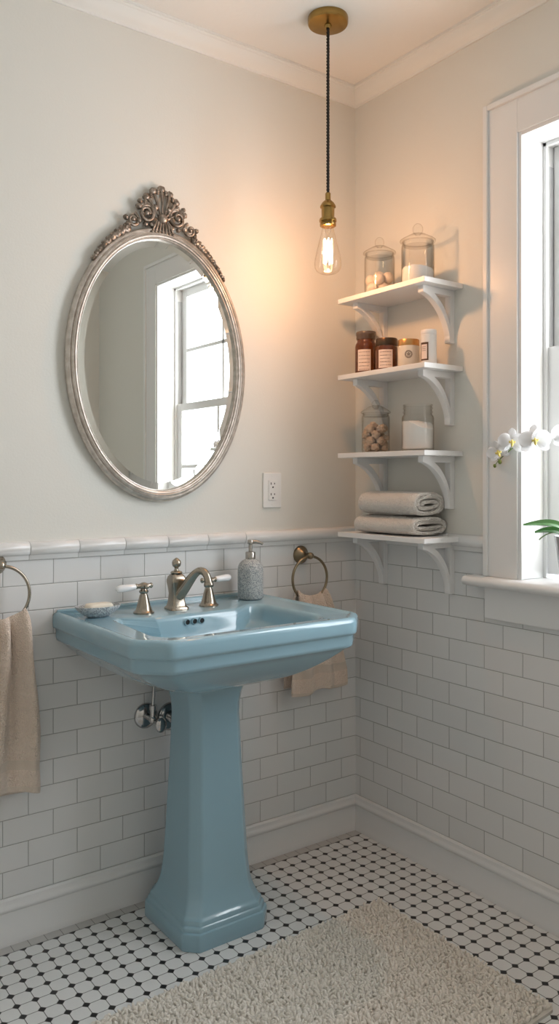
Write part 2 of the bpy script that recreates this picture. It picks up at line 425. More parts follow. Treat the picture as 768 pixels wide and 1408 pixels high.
sill.add(loft([[(x, y, z) for x, z in sp2] for y in (CY1-.055, WY1)])); sill.add(loft([[(x, y, z) for x, z in sp2] for y in (WY0, CY0+.055)]))
obj('window_sill', sill, m_trim, win, smooth=40)
obj('window_apron', box(-.018, 0, CY1, CY0, .905, 1.009), m_trim, win, smooth=0, bevel=.002)

# ------------------------------------------------------------------ sink
SX0, SX1, SY1, ZT = -1.205, -.457, -.610, .952
def rp(pts, rads, n=6):
    out = []
    N = len(pts)
    for i in range(N):
        p = Vector(pts[i]); a = Vector(pts[i-1]); b = Vector(pts[(i+1) % N]); r = rads[i] if hasattr(rads, '__len__') else rads
        d1 = (a-p); d2 = (b-p); l = min(r, d1.length*.49, d2.length*.49)
        s = p+d1.normalized()*l; e = p+d2.normalized()*l
        for k in range(n+1):
            t = k/n; out.append(((1-t)**2*s+2*t*(1-t)*p+t*t*e)[:])
    return out
def sample(poly, c, angs):
    res = []; n = len(poly)
    pa = [(math.atan2(p[1]-c[1], p[0]-c[0]), p) for p in poly]
    for a in angs:
        dx, dy = math.cos(a), math.sin(a); best = None
        for i in range(n):
            x1, y1 = poly[i][0]-c[0], poly[i][1]-c[1]; x2, y2 = poly[(i+1) % n][0]-c[0], poly[(i+1) % n][1]-c[1]
            ex, ey = x2-x1, y2-y1; den = dx*ey-dy*ex
            if abs(den) < 1e-12: continue
            t = (x1*ey-y1*ex)/den; u = (x1*dy-y1*dx)/den
            if t > 0 and -1e-9 <= u <= 1+1e-9 and (best is None or t > best): best = t
        res.append((c[0]+dx*best, c[1]+dy*best))
    return res
SC = (-.83, -.33); NA = 420
def outline(d, ch=.075):
    x0, x1, y0, y1 = SX0+d, SX1-d, SY1+d, -.001-(d*.0)
    c = ch-d*.4
    return rp([(x0+c, y0), (x1-c, y0), (x1, y0+c), (x1, y1), (x0, y1), (x0, y0+c)], [.018, .018, .018, .004, .004, .018], 7)
def opening(d):
    x0, x1, yf, yb = -1.115+d, -.565-d, -.535+d, -.192-d
    yl = -.238-d; l0, l1 = -1.045, -.652                 # faucet ledge comes forward
    return rp([(x0+.045, yf), (x1-.045, yf), (x1, yf+.05), (x1-.02, yb-.02), (x1-.04, yb), (l1+.012, yb), (l1, yl), (l0, yl), (l0-.016, yb), (x0+.04, yb), (x0+.02, yb-.02), (x0, yf+.05)],
              [.05, .05, .05, .02, .02, .010, .010, .010, .010, .02, .02, .05], 6)
# sample angles: denser where corners are
polyO = outline(0); angs = sorted(set([2*PI*i/NA-PI for i in range(NA)]+[math.atan2(p[1]-SC[1], p[0]-SC[0]) for p in polyO]+[math.atan2(p[1]-SC[1], p[0]-SC[0]) for p in opening(0)]))
an2 = [angs[0]]
for a in angs[1:]:
    if a-an2[-1] > .0006: an2.append(a)
angs = an2
def ring(poly, z): return [(x, y, z) for x, y in sample(poly, SC, angs)]
def mixr(a, b, t, z): return [(p[0]+(q[0]-p[0])*t, p[1]+(q[1]-p[1])*t, z) for p, q in zip(a, b)]
PC = (-.800, -.215)
def prect(hx, hy, c, z, r=.01):
    x0, x1, y0, y1 = PC[0]-hx, PC[0]+hx, PC[1]-hy, PC[1]+hy
    return rp([(x0+c, y0), (x1-c, y0), (x1, y0+c), (x1, y1-c), (x1-c, y1), (x0+c, y1), (x0, y1-c), (x0, y0+c)], r, 4)
bottom = ring(prect(.118, .118, .035, 0), .748); slab = ring(outline(.024), .862)
rings = [bottom]
for i in range(1, 14):
    t = i/14; rings.append(mixr(bottom, slab, t**.80, .748+.114*(t**1.9)))
for d, z in ((.024, .862), (.016, .8645), (.0115, .869), (.010, .876), (.0095, .898), (.0075, .9025), (.001, .9065), (0, .912), (0, .936), (.0015, .943), (.005, .9485), (.010, .951), (.017, .952), (.022, .951), (.027, .9475), (.033, .9465)):
    rings.append(ring(outline(d), z))
for d, z in ((-.012, .9465), (-.007, .9458), (-.002, .9435), (.002, .9390), (.0055, .931), (.009, .917), (.013, .900)): rings.append([(x, y, z) for x, y in sample(opening(d), SC, angs)])
cx, cy = -.84, -.375
soft = sample(rp([(-1.075, -.505), (-.605, -.505), (-.605, -.275), (-1.075, -.275)], .11, 14), SC, angs)
top = rings[-1]
for i in range(1, 17):
    t = i/16; sh = min(1, t*2.2); sh = sh*sh*(3-2*sh)
    base = [(p[0]+(q[0]-p[0])*sh, p[1]+(q[1]-p[1])*sh) for p, q in zip(top, soft)]
    r_ = max(.06, math.cos(max(0, t-.12)/.88*PI/2)**.60 if t < 1 else .06); z = .900-.098*math.sin(t*PI/2)**1.15
    rings.append([(cx+(p[0]-cx)*r_, cy+(p[1]-cy)*r_, z) for p in base])
sink = thing('pedestal_sink', 'pale blue glazed pedestal sink standing against the tiled wall under the oval mirror', 'sink', (PC[0], PC[1], 0))
obj('basin', loft(rings), m_blue, sink, smooth=50)
obj('drain', MB().add(lathe([(.0, .803), (.026, .803), (.028, .8025), (.028, .800)], (cx, cy, 0), 32)), m_nickel, sink)
bl = MB(); bl.add(box(SX0+.012, SX1-.012, -.014, 0, .94, .9585))
obj('back_lip', bl, m_blue, sink, bevel=.005)
for x in (-.8825, -.858, -.8335):
    h = MB(); h.add(lathe([(.0095, -.010), (.0098, .004), (.0090, .0055), (.0078, .0055), (.0072, .002)], (x, -.2465, .924), 24, axis='y'), 0)
    h.add(lathe([(.0, .0030), (.0078, .0030)], (x, -.2465, .924), 24, axis='y'), 1)
    obj('overflow_hole', h, [m_blue, m_black], sink)
pr_ = []
for hx, hy, c, z in ((.145, .153, .036, 0), (.148, .156, .037, .005), (.148, .156, .037, .044), (.1465, .1545, .0365, .050), (.142, .150, .036, .053), (.141, .149, .036, .062), (.1395, .1475, .0355, .0655), (.136, .144, .035, .0675),
                     (.135, .143, .035, .077), (.1335, .1415, .0345, .0805), (.129, .137, .034, .083), (.126, .134, .0335, .090), (.121, .128, .0325, .102), (.115, .122, .032, .118), (.110, .116, .031, .140), (.1065, .112, .030, .17),
                     (.104, .108, .030, .21), (.100, .102, .029, .30), (.096, .096, .028, .40), (.092, .090, .027, .50), (.089, .085, .026, .60), (.088, .083, .026, .64), (.090, .084, .027, .67), (.095, .089, .028, .70), (.104, .098, .031, .728), (.115, .110, .035, .750), (.117, .112, .035, .760)):
    pr_.append([(x, y, z) for x, y in prect(hx, hy, c, z, .007)])
obj('pedestal', loft(pr_), m_blue, sink, smooth=40)

# faucet set
fc = thing('faucet', 'brushed nickel widespread faucet with two white lever handles on the blue sink deck', 'faucet', (-.860, -.145, .9465))
FZ = .9462
fb = MB(); FX, FY = -.860, -.140
def sq(hx, z, y=0, x=0, hy=None): return [(FX+x+a, FY+y+b, z) for a, b in rp([(-hx, -(hy or hx)), (hx, -(hy or hx)), (hx, (hy or hx)), (-hx, (hy or hx))], hx*.45, 5)]
fb.add(loft([sq(.031, FZ), sq(.031, FZ+.007), sq(.027, FZ+.011), sq(.0245, FZ+.014), sq(.0215, FZ+.03), sq(.020, FZ+.05), sq(.0225, FZ+.07), sq(.0255, FZ+.085), sq(.0255, FZ+.092), sq(.022, FZ+.103), sq(.015, FZ+.110), sq(.013, FZ+.113)]))
obj('spout_body', fb, m_nickel, fc, smooth=50)
fi = MB().add(lathe([(.018, .112), (.019, .115), (.016, .119), (.008, .121), (.006, .126), (.007, .131), (.012, .134), (.014, .140), (.0145, .146), (.0125, .152), (.007, .157), (.003, .160), (.0, .161)], (FX, FY, FZ), 24))
obj('finial', fi, m_nickel, fc, smooth=50)
def bez(P, n):
    out = []
    for i in range(n+1):
        t = i/n; Q = [Vector(p) for p in P]
        while len(Q) > 1: Q = [Q[k]*(1-t)+Q[k+1]*t for k in range(len(Q)-1)]
        out.append(Q[0])
    return out
# spout: out of the body, up and over towards the basin
sd = Vector((.35, -.94, 0)).normalized()
def S(f, z): return Vector((FX, FY, FZ+z))+sd*f
pth = bez([S(.008, .045), S(.045, .075), S(.075, .135), S(.105, .125)], 12)[:-1]+bez([S(.105, .125), S(.120, .120), S(.125, .105), S(.128, .088)], 8)
rr = [.020-.0085*min(1, i/9) for i in range(len(pth))]
sp_ = MB().add(tube(pth, rr, 18)); e = pth[-1]
sp_.add(lathe([(.0115, .006), (.0145, .002), (.015, -.006), (.0125, -.009), (.0, -.009)], tuple(e), 24, cap0=True))
obj('spout', sp_, m_nickel, fc, smooth=50)
for hx, hy, dirx in ((-.977, -.150, -1), (-.744, -.140, 1)):
    hb = MB().add(lathe([(.031, 0), (.031, .005), (.027, .008), (.025, .010), (.021, .022), (.016, .042), (.0125, .055), (.010, .060), (.014, .064), (.0145, .068), (.010, .072), (.0095, .076)], (hx, hy, FZ), 32, cap1=True))
    hb.add(ellip((hx, hy, FZ+.083), (.0155, .0155, .011)))
    for s in (-1, 1):
        hb.add(tube([(hx+s*.010, hy, FZ+.083), (hx+s*.024, hy, FZ+.083)], [.008, .006], 14)); hb.add(ellip((hx+s*.024, hy, FZ+.083), (.006, .0085, .0085)))
    hb.add(tube([(hx, hy-.010, FZ+.083), (hx, hy-.022, FZ+.083)], [.007, .006], 14)); hb.add(ellip((hx, hy-.023, FZ+.083), (.007, .005, .007)))
    k = obj('handle', hb, m_nickel, fc, smooth=45)
    q = dirx
    lv = [(.026, .0065), (.030, .0085), (.045, .0098), (.065, .0112), (.078, .0112), (.085, .0095), (.089, .006), (.090, .001)]
    lp = [Vector((hx+q*a, hy+(.012 if q > 0 else 0)*a/.09, FZ+.083-.06*(a-.02)*(1 if q < 0 else -.4))) for a, _ in lv]
    o = obj('lever', MB().add(tube(lp, [b for _, b in lv], 18)), m_porc, k, smooth=60)
    o['label'] = 'white porcelain lever'

# soap dispenser
sx, sy = -.553, -.095
sd_ = thing('soap_dispenser', 'speckled blue-grey stone soap dispenser with a metal pump on the sink deck', 'soap dispenser', (sx, sy, .9475))
obj('bottle', MB().add(lathe([(.0, 0), (.036, 0), (.041, .003), (.043, .010), (.0435, .05), (.0435, .095), (.042, .108), (.037, .121), (.028, .129), (.018, .134), (.014, .136)], (sx, sy, .9475), 40)), m_speckle, sd_, smooth=60)
pm = MB().add(lathe([(.0165, .130), (.0170, .133), (.0170, .156), (.0160, .158), (.008, .159), (.0065, .160), (.0065, .184), (.0095, .185), (.010, .187), (.010, .197), (.009, .199), (.0, .199)], (sx, sy, .9475), 28))
o = obj('pump_head', pm, m_pump, sd_, smooth=40)
noz = bez([(sx, sy, .9475+.192), (sx+.018, sy-.012, .9475+.193), (sx+.026, sy-.018, .9475+.190), (sx+.034, sy-.024, .9475+.184)], 8)
obj('nozzle', MB().add(tube(noz, [.0075, .007, .0065, .006, .0058, .0055, .005, .0045, .004], 14)), m_pump, o)
# soap dish + soap
dx, dy = -1.113, -.125
dish = MB().add(lathe([(.0, 0), (.030, 0), (.036, .002), (.052, .012), (.064, .022), (.070, .030), (.0705, .0325), (.068, .033), (.065, .030), (.055, .019), (.040, .011), (.0, .009)], (0, 0, 0), 48))
dish.v = [(dx+x*.98, dy+y*.72, .9472+z) for x, y, z in dish.v]
tag(obj('soap_dish', dish, m_dishm, smooth=50), 'oval pebbled blue-grey soap dish at the left end of the sink deck', 'soap dish')
sb = []
for i in range(9):
    a = -PI/2+PI*i/8; hz = .013*math.sin(a); k = .72+.28*max(0, math.cos(a))**.6
    sb.append([(dx+.003+x*k, dy+y*k, .9472+.026+hz) for x, y in rp([(-.041, -.023), (.041, -.023), (.041, .023), (-.041, .023)], .018, 8)])
tag(obj('soap_bar', loft(sb), m_soap, smooth=60), 'cream rectangular bar of soap lying in the pebbled dish', 'soap')

# shut-off valve and waste escutcheon behind the pedestal
vx, vz = -.896, .589
vl = thing('shutoff_valve', 'chrome shut-off valve with oval handle on the tiles left of the pedestal', 'valve', (vx, 0, vz))
obj('escutcheon', lathe([(.041, .0), (.041, .003), (.037, .009), (.026, .014), (.013, .017), (.010, .017)], (vx, 0, vz), 36, True, True, 'y'), m_chrome, vl)
vb = MB().add(tube([(vx, -.01, vz), (vx, -.055, vz)], .010, 16)); vb.add(ellip((vx, -.052, vz), (.014, .014, .014)))
vb.add(tube([(vx, -.052, vz), (vx, -.052, vz+.03), (vx, -.052, vz+.031), (vx, -.052, vz+.045)], [.010, .010, .012, .012], 16))
obj('valve_body', vb, m_chrome, vl)
obj('handle', MB().add(tube([(vx, -.06, vz-.004), (vx+.004, -.09, vz-.008)], .006, 12)).add(ellip((vx+.005, -.098, vz-.008), (.019, .009, .024))), m_chrome, vl)
obj('supply_tube', MB().add(tube([(vx, -.052, vz+.04), (vx+.002, -.054, vz+.10), (vx+.006, -.06, vz+.20), (vx+.008, -.07, .86)], .0055, 12)), m_chrome, vl)
dr = thing('waste_pipe', 'chrome waste pipe and flange entering the tiles behind the pedestal', 'pipe', (-.808, 0, .573))
obj('flange', lathe([(.046, 0), (.046, .004), (.042, .011), (.033, .016), (.026, .018), (.024, .018)], (-.808, 0, .573), 40, True, True, 'y'), m_chrome, dr)
obj('pipe', tube([(-.808, -.005, .573), (-.808, -.12, .573)], .020, 20), m_chrome, dr)

# ------------------------------------------------------------------ mirror
MX, MZ, MA, MBv = -.849, 1.7205, .3225, .4415
mi = thing('oval_mirror', 'oval wall mirror in a silver frame with a carved crest, above the sink', 'mirror', (MX, 0, MZ))
def ell_ring(off, y, n=160):
    r = []
    for j in range(n):
        t = 2*PI*j/n; nx, nz = math.cos(t)/MA, math.sin(t)/MBv; l = math.hypot(nx, nz)
        r.append((MX+MA*math.cos(t)+nx/l*off, y, MZ+MBv*math.sin(t)+nz/l*off))
    return r
fp = [(-.004, 0), (0, -.010), (0, -.018), (-.002, -.024), (-.0065, -.028), (-.011, -.0285), (-.0135, -.026), (-.0145, -.0255), (-.0155, -.0285), (-.0185, -.032), (-.022, -.032), (-.0245, -.029), (-.0255, -.0285), (-.0265, -.0305), (-.029, -.031), (-.0315, -.029), (-.0325, -.0255), (-.034, -.0255), (-.036, -.0260), (-.0375, -.0235), (-.038, -.018), (-.038, -.0), ]
obj('frame', loft([ell_ring(a, b) for a, b in fp]+[ell_ring(*fp[0])], False, False), m_frame, mi, smooth=50)
gm = [ell_ring(-.036, -.0148), ell_ring(-.061, -.0165)]
gm2 = MB().add(loft(gm, False, True))
obj('mirror_glass', gm2, m_mirror, mi, smooth=1)
cr = MB()
def Pn(u, v, y=-.02): return (MX+u, y, MZ+v)
# shell fan
for k, a in enumerate([28, 50, 70, 90, 110, 130, 152]):
    a = math.radians(a); L = .108-.018*abs(math.cos(a)); b0 = .018
    cx0, cz0_ = 0, .462
    p0 = Pn(b0*math.cos(a), cz0_+b0*math.sin(a), -.026); p1 = Pn(L*.8*math.cos(a)*.86, cz0_+L*.8*math.sin(a), -.024); p2 = Pn(L*math.cos(a)*.86, cz0_+L*math.sin(a), -.018)
    cr.add(tube([p0, [(p0[i]+p1[i])/2 for i in range(3)], p1, p2], [.0028, .0035, .006, .004], 10))
    cr.add(ellip(p2, (.0135, .009, .0115), a-PI/2, lump=.25, sd=k))
    for s in (-.30, .30):
        aa = a+s*.55; q = Pn(L*.93*math.cos(aa)*.86, cz0_+L*.93*math.sin(aa), -.02)
        cr.add(ellip(q, (.0065, .006, .0065)))
cr.add(ellip(Pn(0, .470, -.028), (.017, .014, .017), lump=.3, sd=4))
for k in range(-3, 4):
    cr.add(tube([Pn(k*.007, .462, -.028), Pn(k*.0095, .448, -.031), Pn(k*.012, .430, -.029)], [.003, .0048, .003], 10))
    cr.add(ellip(Pn(k*.0125, .427-abs(k)*.001, -.028), (.0055, .006, .006)))
def scroll(u, v, r0, turns, a0, sgn, th):
    pts = []; rad = []
    n = int(26*turns)
    for i in range(n+1):
        t = i/n; a = a0+sgn*2*PI*turns*t; r = r0*(1-.72*t)
        pts.append(Pn(u+r*math.cos(a), v+r*math.sin(a)*1.05, -.02-.010*t)); rad.append(th*(1-.35*t))
    return tube(pts, rad, 10)
for s in (-1, 1):
    a0 = PI/2 if s > 0 else PI/2
    cr.add(scroll(s*.056, .482, .030, 1.35, PI*.5, s, .0075)); cr.add(ellip(Pn(s*.056, .480, -.028), (.009, .009, .009)))
    cr.add(scroll(s*.058, .479, .036, .55, PI*.95 if s > 0 else PI*.05, -s, .006))
    cr.add(scroll(s*.103, .452, .022, 1.2, PI*.6 if s > 0 else PI*.4, s, .0062)); cr.add(ellip(Pn(s*.103, .452, -.027), (.007, .007, .007)))
    for u, v, r in ((.024, .505, .012), (.082, .498, .011), (.078, .515, .009), (.126, .455, .010), (.083, .452, .010), (.120, .436, .009), (.036, .447, .009), (.060, .445, .008)):
        cr.add(ellip(Pn(s*u, v, -.023), (r, .009, r*.8), s*.6, lump=.4, sd=u*90))
    n = 17
    for i in range(n):
        t = math.radians(69-25*i/(n-1)); r = .0125-.0075*i/(n-1)
        off = .007*(1-i/n)+.003
        nx, nz = math.cos(t)/MA, math.sin(t)/MBv; l = math.hypot(nx, nz)
        u = MA*math.cos(t)+nx/l*off; v = MBv*math.sin(t)+nz/l*off
        cr.add(ellip(Pn(s*u, v, -.020), (r*1.4, .010, r*.95), s*(-.9+(.7 if i % 2 else -.4)), lump=.35, sd=i))
        if i % 2 == 0: cr.add(ellip(Pn(s*(u+nx/l*r*.9), v+nz/l*r*.9, -.018), (r*.6, .006, r*.6), lump=.3, sd=i+5))
        if i % 3 == 0: cr.add(scroll(s*(u+nx/l*r*.4), v+nz/l*r*.4, r*1.1, .8, PI*.5, s, r*.3))
o = obj('crest', cr, m_crest, mi, smooth=60); o['label'] = 'tarnished carved crest with a shell fan and scrolls'

# ------------------------------------------------------------------ outlet
OX, OZ = -.3985, 1.3115
ol = thing('wall_outlet', 'white double power outlet on the painted wall right of the mirror', 'outlet', (OX, 0, OZ))
obj('cover_plate', box(OX-.040, OX+.040, -.006, 0, OZ-.0625, OZ+.0625), m_outlet, ol, smooth=0, bevel=.003)
rc = MB().add(box(OX-.0175, OX+.0175, -.009, -.004, OZ-.036, OZ+.036)); r_ = obj('receptacle', rc, m_outlet, ol, smooth=0, bevel=.0012)
sl_ = MB()
for zz in (.022, -.016):
    sl_.add(box(OX-.0095, OX-.0065, -.0094, -.0085, OZ+zz-.002, OZ+zz+.006)); sl_.add(box(OX+.0055, OX+.0085, -.0094, -.0085, OZ+zz-.001, OZ+zz+.005))
    sl_.add(lathe([(.0, .0094), (.0032, .0094), (.0032, .0085)], (OX, 0, OZ+zz-.011), 16, axis='y'))
obj('slot', sl_, m_black, r_, smooth=0)
for zz in (-.051, .051): obj('screw', lathe([(.0028, .0055), (.0028, .0066), (0, .0069)], (OX, 0, OZ+zz), 16, axis='y'), m_outlet, ol)

# ------------------------------------------------------------------ towel rings and hand towels
def towel_ring(x, z, R, label, mat):
    zt = z+R
    t = thing('towel_ring', label, 'towel ring', (x, 0, zt), 'towel rings either side of the sink')
    obj('wall_plate', lathe([(.033, 0), (.033, .004), (.030, .008), (.0285, .010), (.024, .014), (.015, .022), (.011, .028), (.010, .034)], (x, 0, zt+.003), 36, True, True, 'y'), mat, t, smooth=50)
    pm_ = MB().add(lathe([(.009, .030), (.008, .040), (.0095, .046), (.012, .050), (.0125, .060), (.011, .066), (.006, .070), (0, .071)], (x, 0, zt+.003), 24, True, False, 'y'))
    obj('post', pm_, mat, t, smooth=50)
    obj('ring', torus((x, -.057, z), R, .0048, 'y', 80, 14), mat, t, smooth=60)
    return t
RX, RZ, RR = -.268, .9925, .0785
towel_ring(RX, RZ, RR, 'antique brass towel ring on the tiles right of the sink', m_bronze)
LX, LZ, LR = -1.375, 1.023, .0820
towel_ring(LX, LZ, LR, 'satin towel ring at the left edge, left of the sink', m_nickel)
def hand_towel(name, cx, cyc, ztop, hw_top, zb_f, zb_b, left, right, label, seed, thick=.009, skew=0, arcR=None, folds=3.0, famp=.016):
    """cloth threaded through a ring: front fall, over the bar, rear fall. left/right(t) give edges along the fall."""
    NU, NV = 72, 110; th = thick
    outer = []
    Lf = ztop-zb_f; Lb = ztop-zb_b; tot = Lf+Lb
    pts = []
    for j in range(NV+1):
        s = j/NV*tot
        row = []
        for i in range(NU+1):
            u = i/NU*2-1
            if s < Lf: t = (Lf-s)/Lf; side = -1; drop = Lf-s
            else: t = (s-Lf)/Lb; side = 1; drop = s-Lf
            t = min(1., max(0., t)); x0 = cx-left(t); x1 = cx+(right(t))
            x = (x0+x1)/2+(x1-x0)/2*u
            ph = u*folds*PI+seed+t*.8
            gat = (1-t)**.7
            open_ = min(1, drop/.035)
            f = famp*(.45+.55*gat)*(math.sin(ph)+.35*math.sin(ph*1.9+1.2))
            f += .004*mn.noise(Vector((u*2.2, t*3+seed, side*2.)))
            dep = (.017+.006*t)*math.sin(open_*PI/2)
            y = cyc+side*dep+f*(1 if side < 0 else .45)*(.25+.75*open_)
            arc = 0
            if arcR: arc = arcR-math.sqrt(max(1e-6, arcR**2-min(abs(u*hw_top), arcR*.95)**2))
            z = ztop-drop+arc*max(0, 1-drop/.15)+(.006*math.cos(open_*PI/2))
            if side < 0: z += skew*u*t+.006*math.sin(u*5+seed)*t
            x += .004*mn.noise(Vector((u*1.5, t*4, seed)))
            row.append(Vector((x, min(y, -.008), z)))
        pts.append(row)
    # thicken
    nr = [[None]*(NU+1) for _ in range(NV+1)]
    for j in range(NV+1):
        for i in range(NU+1):
            a = pts[min(j+1, NV)][i]-pts[max(j-1, 0)][i]; b = pts[j][min(i+1, NU)]-pts[j][max(i-1, 0)]
            nr[j][i] = b.cross(a).normalized()
    v = []; f = []; m = []
    W = NU+1
    def band(j):
        s = j/NV*tot; d = s if s < Lf else tot-s
        return 1 if (d < .012 or .055 < d < .085) else 0
    for sgn in (1, -1):
        for j in range(NV+1):
            for i in range(NU+1):
                e = min(1, min(i, NU-i)/1.5+.35)*min(1, min(j, NV-j)/1.5+.35)*(.5 if band(j) and 3 < j < NV-3 else 1)
                v.append(tuple(pts[j][i]+nr[j][i]*sgn*th/2*e))
    O = W*(NV+1)
    for j in range(NV):
        for i in range(NU):
            a = j*W+i; f.append((a, a+1, a+W+1, a+W)); m.append(band(j)); f.append((O+a, O+a+W, O+a+W+1, O+a+1)); m.append(band(j))
    for j in range(NV):
        for i in (0, NU):
            a = j*W+i; q = (a, a+W, O+a+W, O+a); f.append(q); m.append(0)
    for i in range(NU):
        for j in (0, NV):
            a = j*W+i; f.append((a, a+1, O+a+1, O+a)); m.append(1)
    mb = MB(); mb.v = v; mb.f = f; mb.m = m
    o = obj(name, mb, [m_tan, m_tanhem], smooth=80)
    sd_m = o.modifiers.new('sub', 'SUBSURF'); sd_m.levels = 1; sd_m.render_levels = 1
    return tag(o, label, 'towel', 'tan hand towels in the rings')
hand_towel('hand_towel', RX+.006, -.057, RZ-RR+.010, .062, .585, .60, lambda t: .062+.043*min(1, t*1.3)**.8, lambda t: .062+.085*min(1, t*1.2)**.7,
           'tan hand towel in the brass ring, partly hidden behind the sink', 1.3, arcR=.085, folds=2.8, famp=.013, skew=.006)
hand_towel('hand_towel', LX, -.060, LZ-LR+.010, .066, .480, .446, lambda t: .066+.085*min(1, t*1.2)**.8, lambda t: .066+.040*min(1, t*1.5)**.8,
           'tan hand towel hanging from the ring at the left edge', 4.1, arcR=.09, folds=2.6, famp=.021, skew=-.035)

# ------------------------------------------------------------------ shelves
def bracket_geo(y0, zt):
    W_, Hh = .150, .178; a = .020
    outer = [(0, 0), (-W_, 0), (-W_, -.019), (-W_+.003, -.0225), (-W_+.010, -.0235)]
    for p in bez([(-.139, -.0240, 0), (-.080, -.042, 0), (-.036, -.100, 0), (-.0255, -.152, 0)], 14): outer.append((p[0], p[1]))
    outer += [(-.0245, -Hh+.022), (-.025, -Hh+.018), (-.024, -Hh+.002), (-.018, -Hh), (0, -Hh)]
    hole = [(-.021, -.021), (-.021, -.122)]
    for p in bez([(-.0215, -.121, 0), (-.034, -.080, 0), (-.062, -.040, 0), (-.096, -.0215, 0)], 12)[1:]: hole.append((p[0], p[1]))
    return extrude_holes([outer, hole], .024, lambda u, v, w: (u, y0+w, zt+v))
def shelf(z, label):
    t = thing('wall_shelf', label, 'shelf', (0, -.326, z), 'white bracket shelves on the window wall')
    obj('board', box(-.183, -.0005, -.541, -.111, z-.017, z), m_shelf, t, smooth=0, bevel=.0012)
    for y in (-.492, -.168):
        obj('bracket', bracket_geo(y, z-.017), m_shelf, t, smooth=30)
ZS = (2.003, 1.727, 1.445, 1.160)
shelf(ZS[0], 'topmost white bracket shelf, holding two lidded glass jars')
shelf(ZS[1], 'white bracket shelf, second from top, holding four small toiletry containers')
shelf(ZS[2], 'white bracket shelf, third from top, with tan balls and white powder jars')
shelf(ZS[3], 'lowest white bracket shelf, holding two folded cream towels')

def glass_jar(cy, z, R, body_h, knob_z, lid_r, label, knobR, xc=-.09):
    t = thing('glass_jar', label, 'jar', (xc, cy, z), 'glass apothecary jars on the shelves')
    h = body_h
    obj('jar_body', MB().add(lathe([(.0, .0), (R*.9, .0), (R*.98, .003), (R, .010), (R, h*.86), (R*.985, h*.92), (R*.93, h*.955), (R*.93, h*.99), (R*.97, h), (R*.90, h), (R*.90, h*.95), (R*.955, h*.90), (R*.965, .012), (R*.9, .006), (0, .006)], (xc, cy, z), 48)), m_glass, t, smooth=50)
    lid = [(0, h-.012), (R*.84, h-.012), (R*.86, h-.010), (R*.86, h+.001), (lid_r*.98, h+.001), (lid_r, h+.003), (lid_r*.99, h+.006), (lid_r*.90, h+.010), (R*.72, h+.018), (R*.45, h+.026), (R*.24, h+.029), (.0095, h+.031)]
    kz = knob_z-z
    n = 10; kr = knobR; base = kz-2*kr*1.15
    lid += [(.0085, base)]
    for i in range(1, n+1):
        a = -PI/2+PI*i/n; lid.append((max(.0, kr*math.cos(a)) if i < n else 0, base+kr*1.15+kr*1.15*math.sin(a)))
    obj('lid', MB().add(lathe(lid, (xc, cy, z), 48)), m_glass, t, smooth=50)
    return t
glass_jar(-.232, ZS[0], .054, .152, 2.216, .0585, 'lidded glass jar of cream bath balls, left on the topmost shelf', .0165)
glass_jar(-.421, ZS[0], .0555, .150, 2.217, .0605, 'lidded glass jar of coarse white salt, right on the topmost shelf', .0175)
glass_jar(-.212, ZS[2], .050, .142, 1.636, .0535, 'lidded glass jar of rough tan balls, left on the third shelf', .0145)
# contents
def fill_balls(cy, z, R, r, n, hmax, mat, label, cat, group, lump, seed, xc=-.09):
    rnd = random.Random(seed); pl = []
    while len(pl) < n:
        best = None
        for _ in range(260):
            a = rnd.random()*2*PI; q = (R-r*1.02)*math.sqrt(rnd.random())
            if rnd.random() < .5: q = (R-r*1.02)
            x, y = q*math.cos(a), q*math.sin(a); zz = r
            for (X, Y, Z) in pl:
                d2 = (X-x)**2+(Y-y)**2
                if d2 < (1.96*r)**2: zz = max(zz, Z+math.sqrt((1.96*r)**2-d2))
            if best is None or zz < best[2]: best = (x, y, zz)
        if best[2] > hmax: break
        pl.append(best)
    for i, (x, y, zz) in enumerate(pl):
        mb = ellip((0, 0, 0), (r, r, r), rnd.random()*3, 20, 14, lump, seed+i*1.37)
        o = obj(cat.replace(' ', '_'), MB().add(([(xc+x+p[0], cy+y+p[1], z+.0062+zz+p[2]) for p in mb[0]], mb[1])), mat, smooth=60)
        tag(o, label, cat, group)
fill_balls(-.232, ZS[0], .0512, .0205, 9, .085, m_ball, 'smooth cream bath ball inside the left jar on the topmost shelf', 'bath ball', 'cream bath balls in the topmost left jar', .06, 3)
fill_balls(-.212, ZS[2], .0475, .0148, 34, .092, m_nut, 'rough tan ball inside the lidded jar on the third shelf', 'bath fizz ball', 'rough tan balls in the third shelf jar', .45, 8)
def salt(name, cy, z, R, h, tilt, mat, label, xc=-.09):
    rg = []
    for q in (.0,): pass
    rings = [[(xc+R*k*math.cos(2*PI*j/48), cy+R*k*math.sin(2*PI*j/48), z+zz) for j in range(48)] for k, zz in ((.05, .0065), (.9, .0065), (1, .012))]
    for k in (1, .97, .85, .7, .5, .3, .1):
        rings.append([(xc+R*k*math.cos(2*PI*j/48), cy+R*k*math.sin(2*PI*j/48), z+h(k*math.cos(2*PI*j/48), k*math.sin(2*PI*j/48))+.003*mn.noise(Vector((k*3*math.cos(2*PI*j/48), k*3*math.sin(2*PI*j/48), tilt)))) for j in range(48)])
    o = obj(name, loft(rings), mat, smooth=60); tag(o, label, 'bath salt'); o['kind'] = 'stuff'
salt('bath_salt', -.421, ZS[0], .0528, lambda x, y: .052+.010*(1-x*x-y*y)-.010*x-.004*y, 1, m_salt2, 'coarse white bath salt inside the right jar on the topmost shelf')
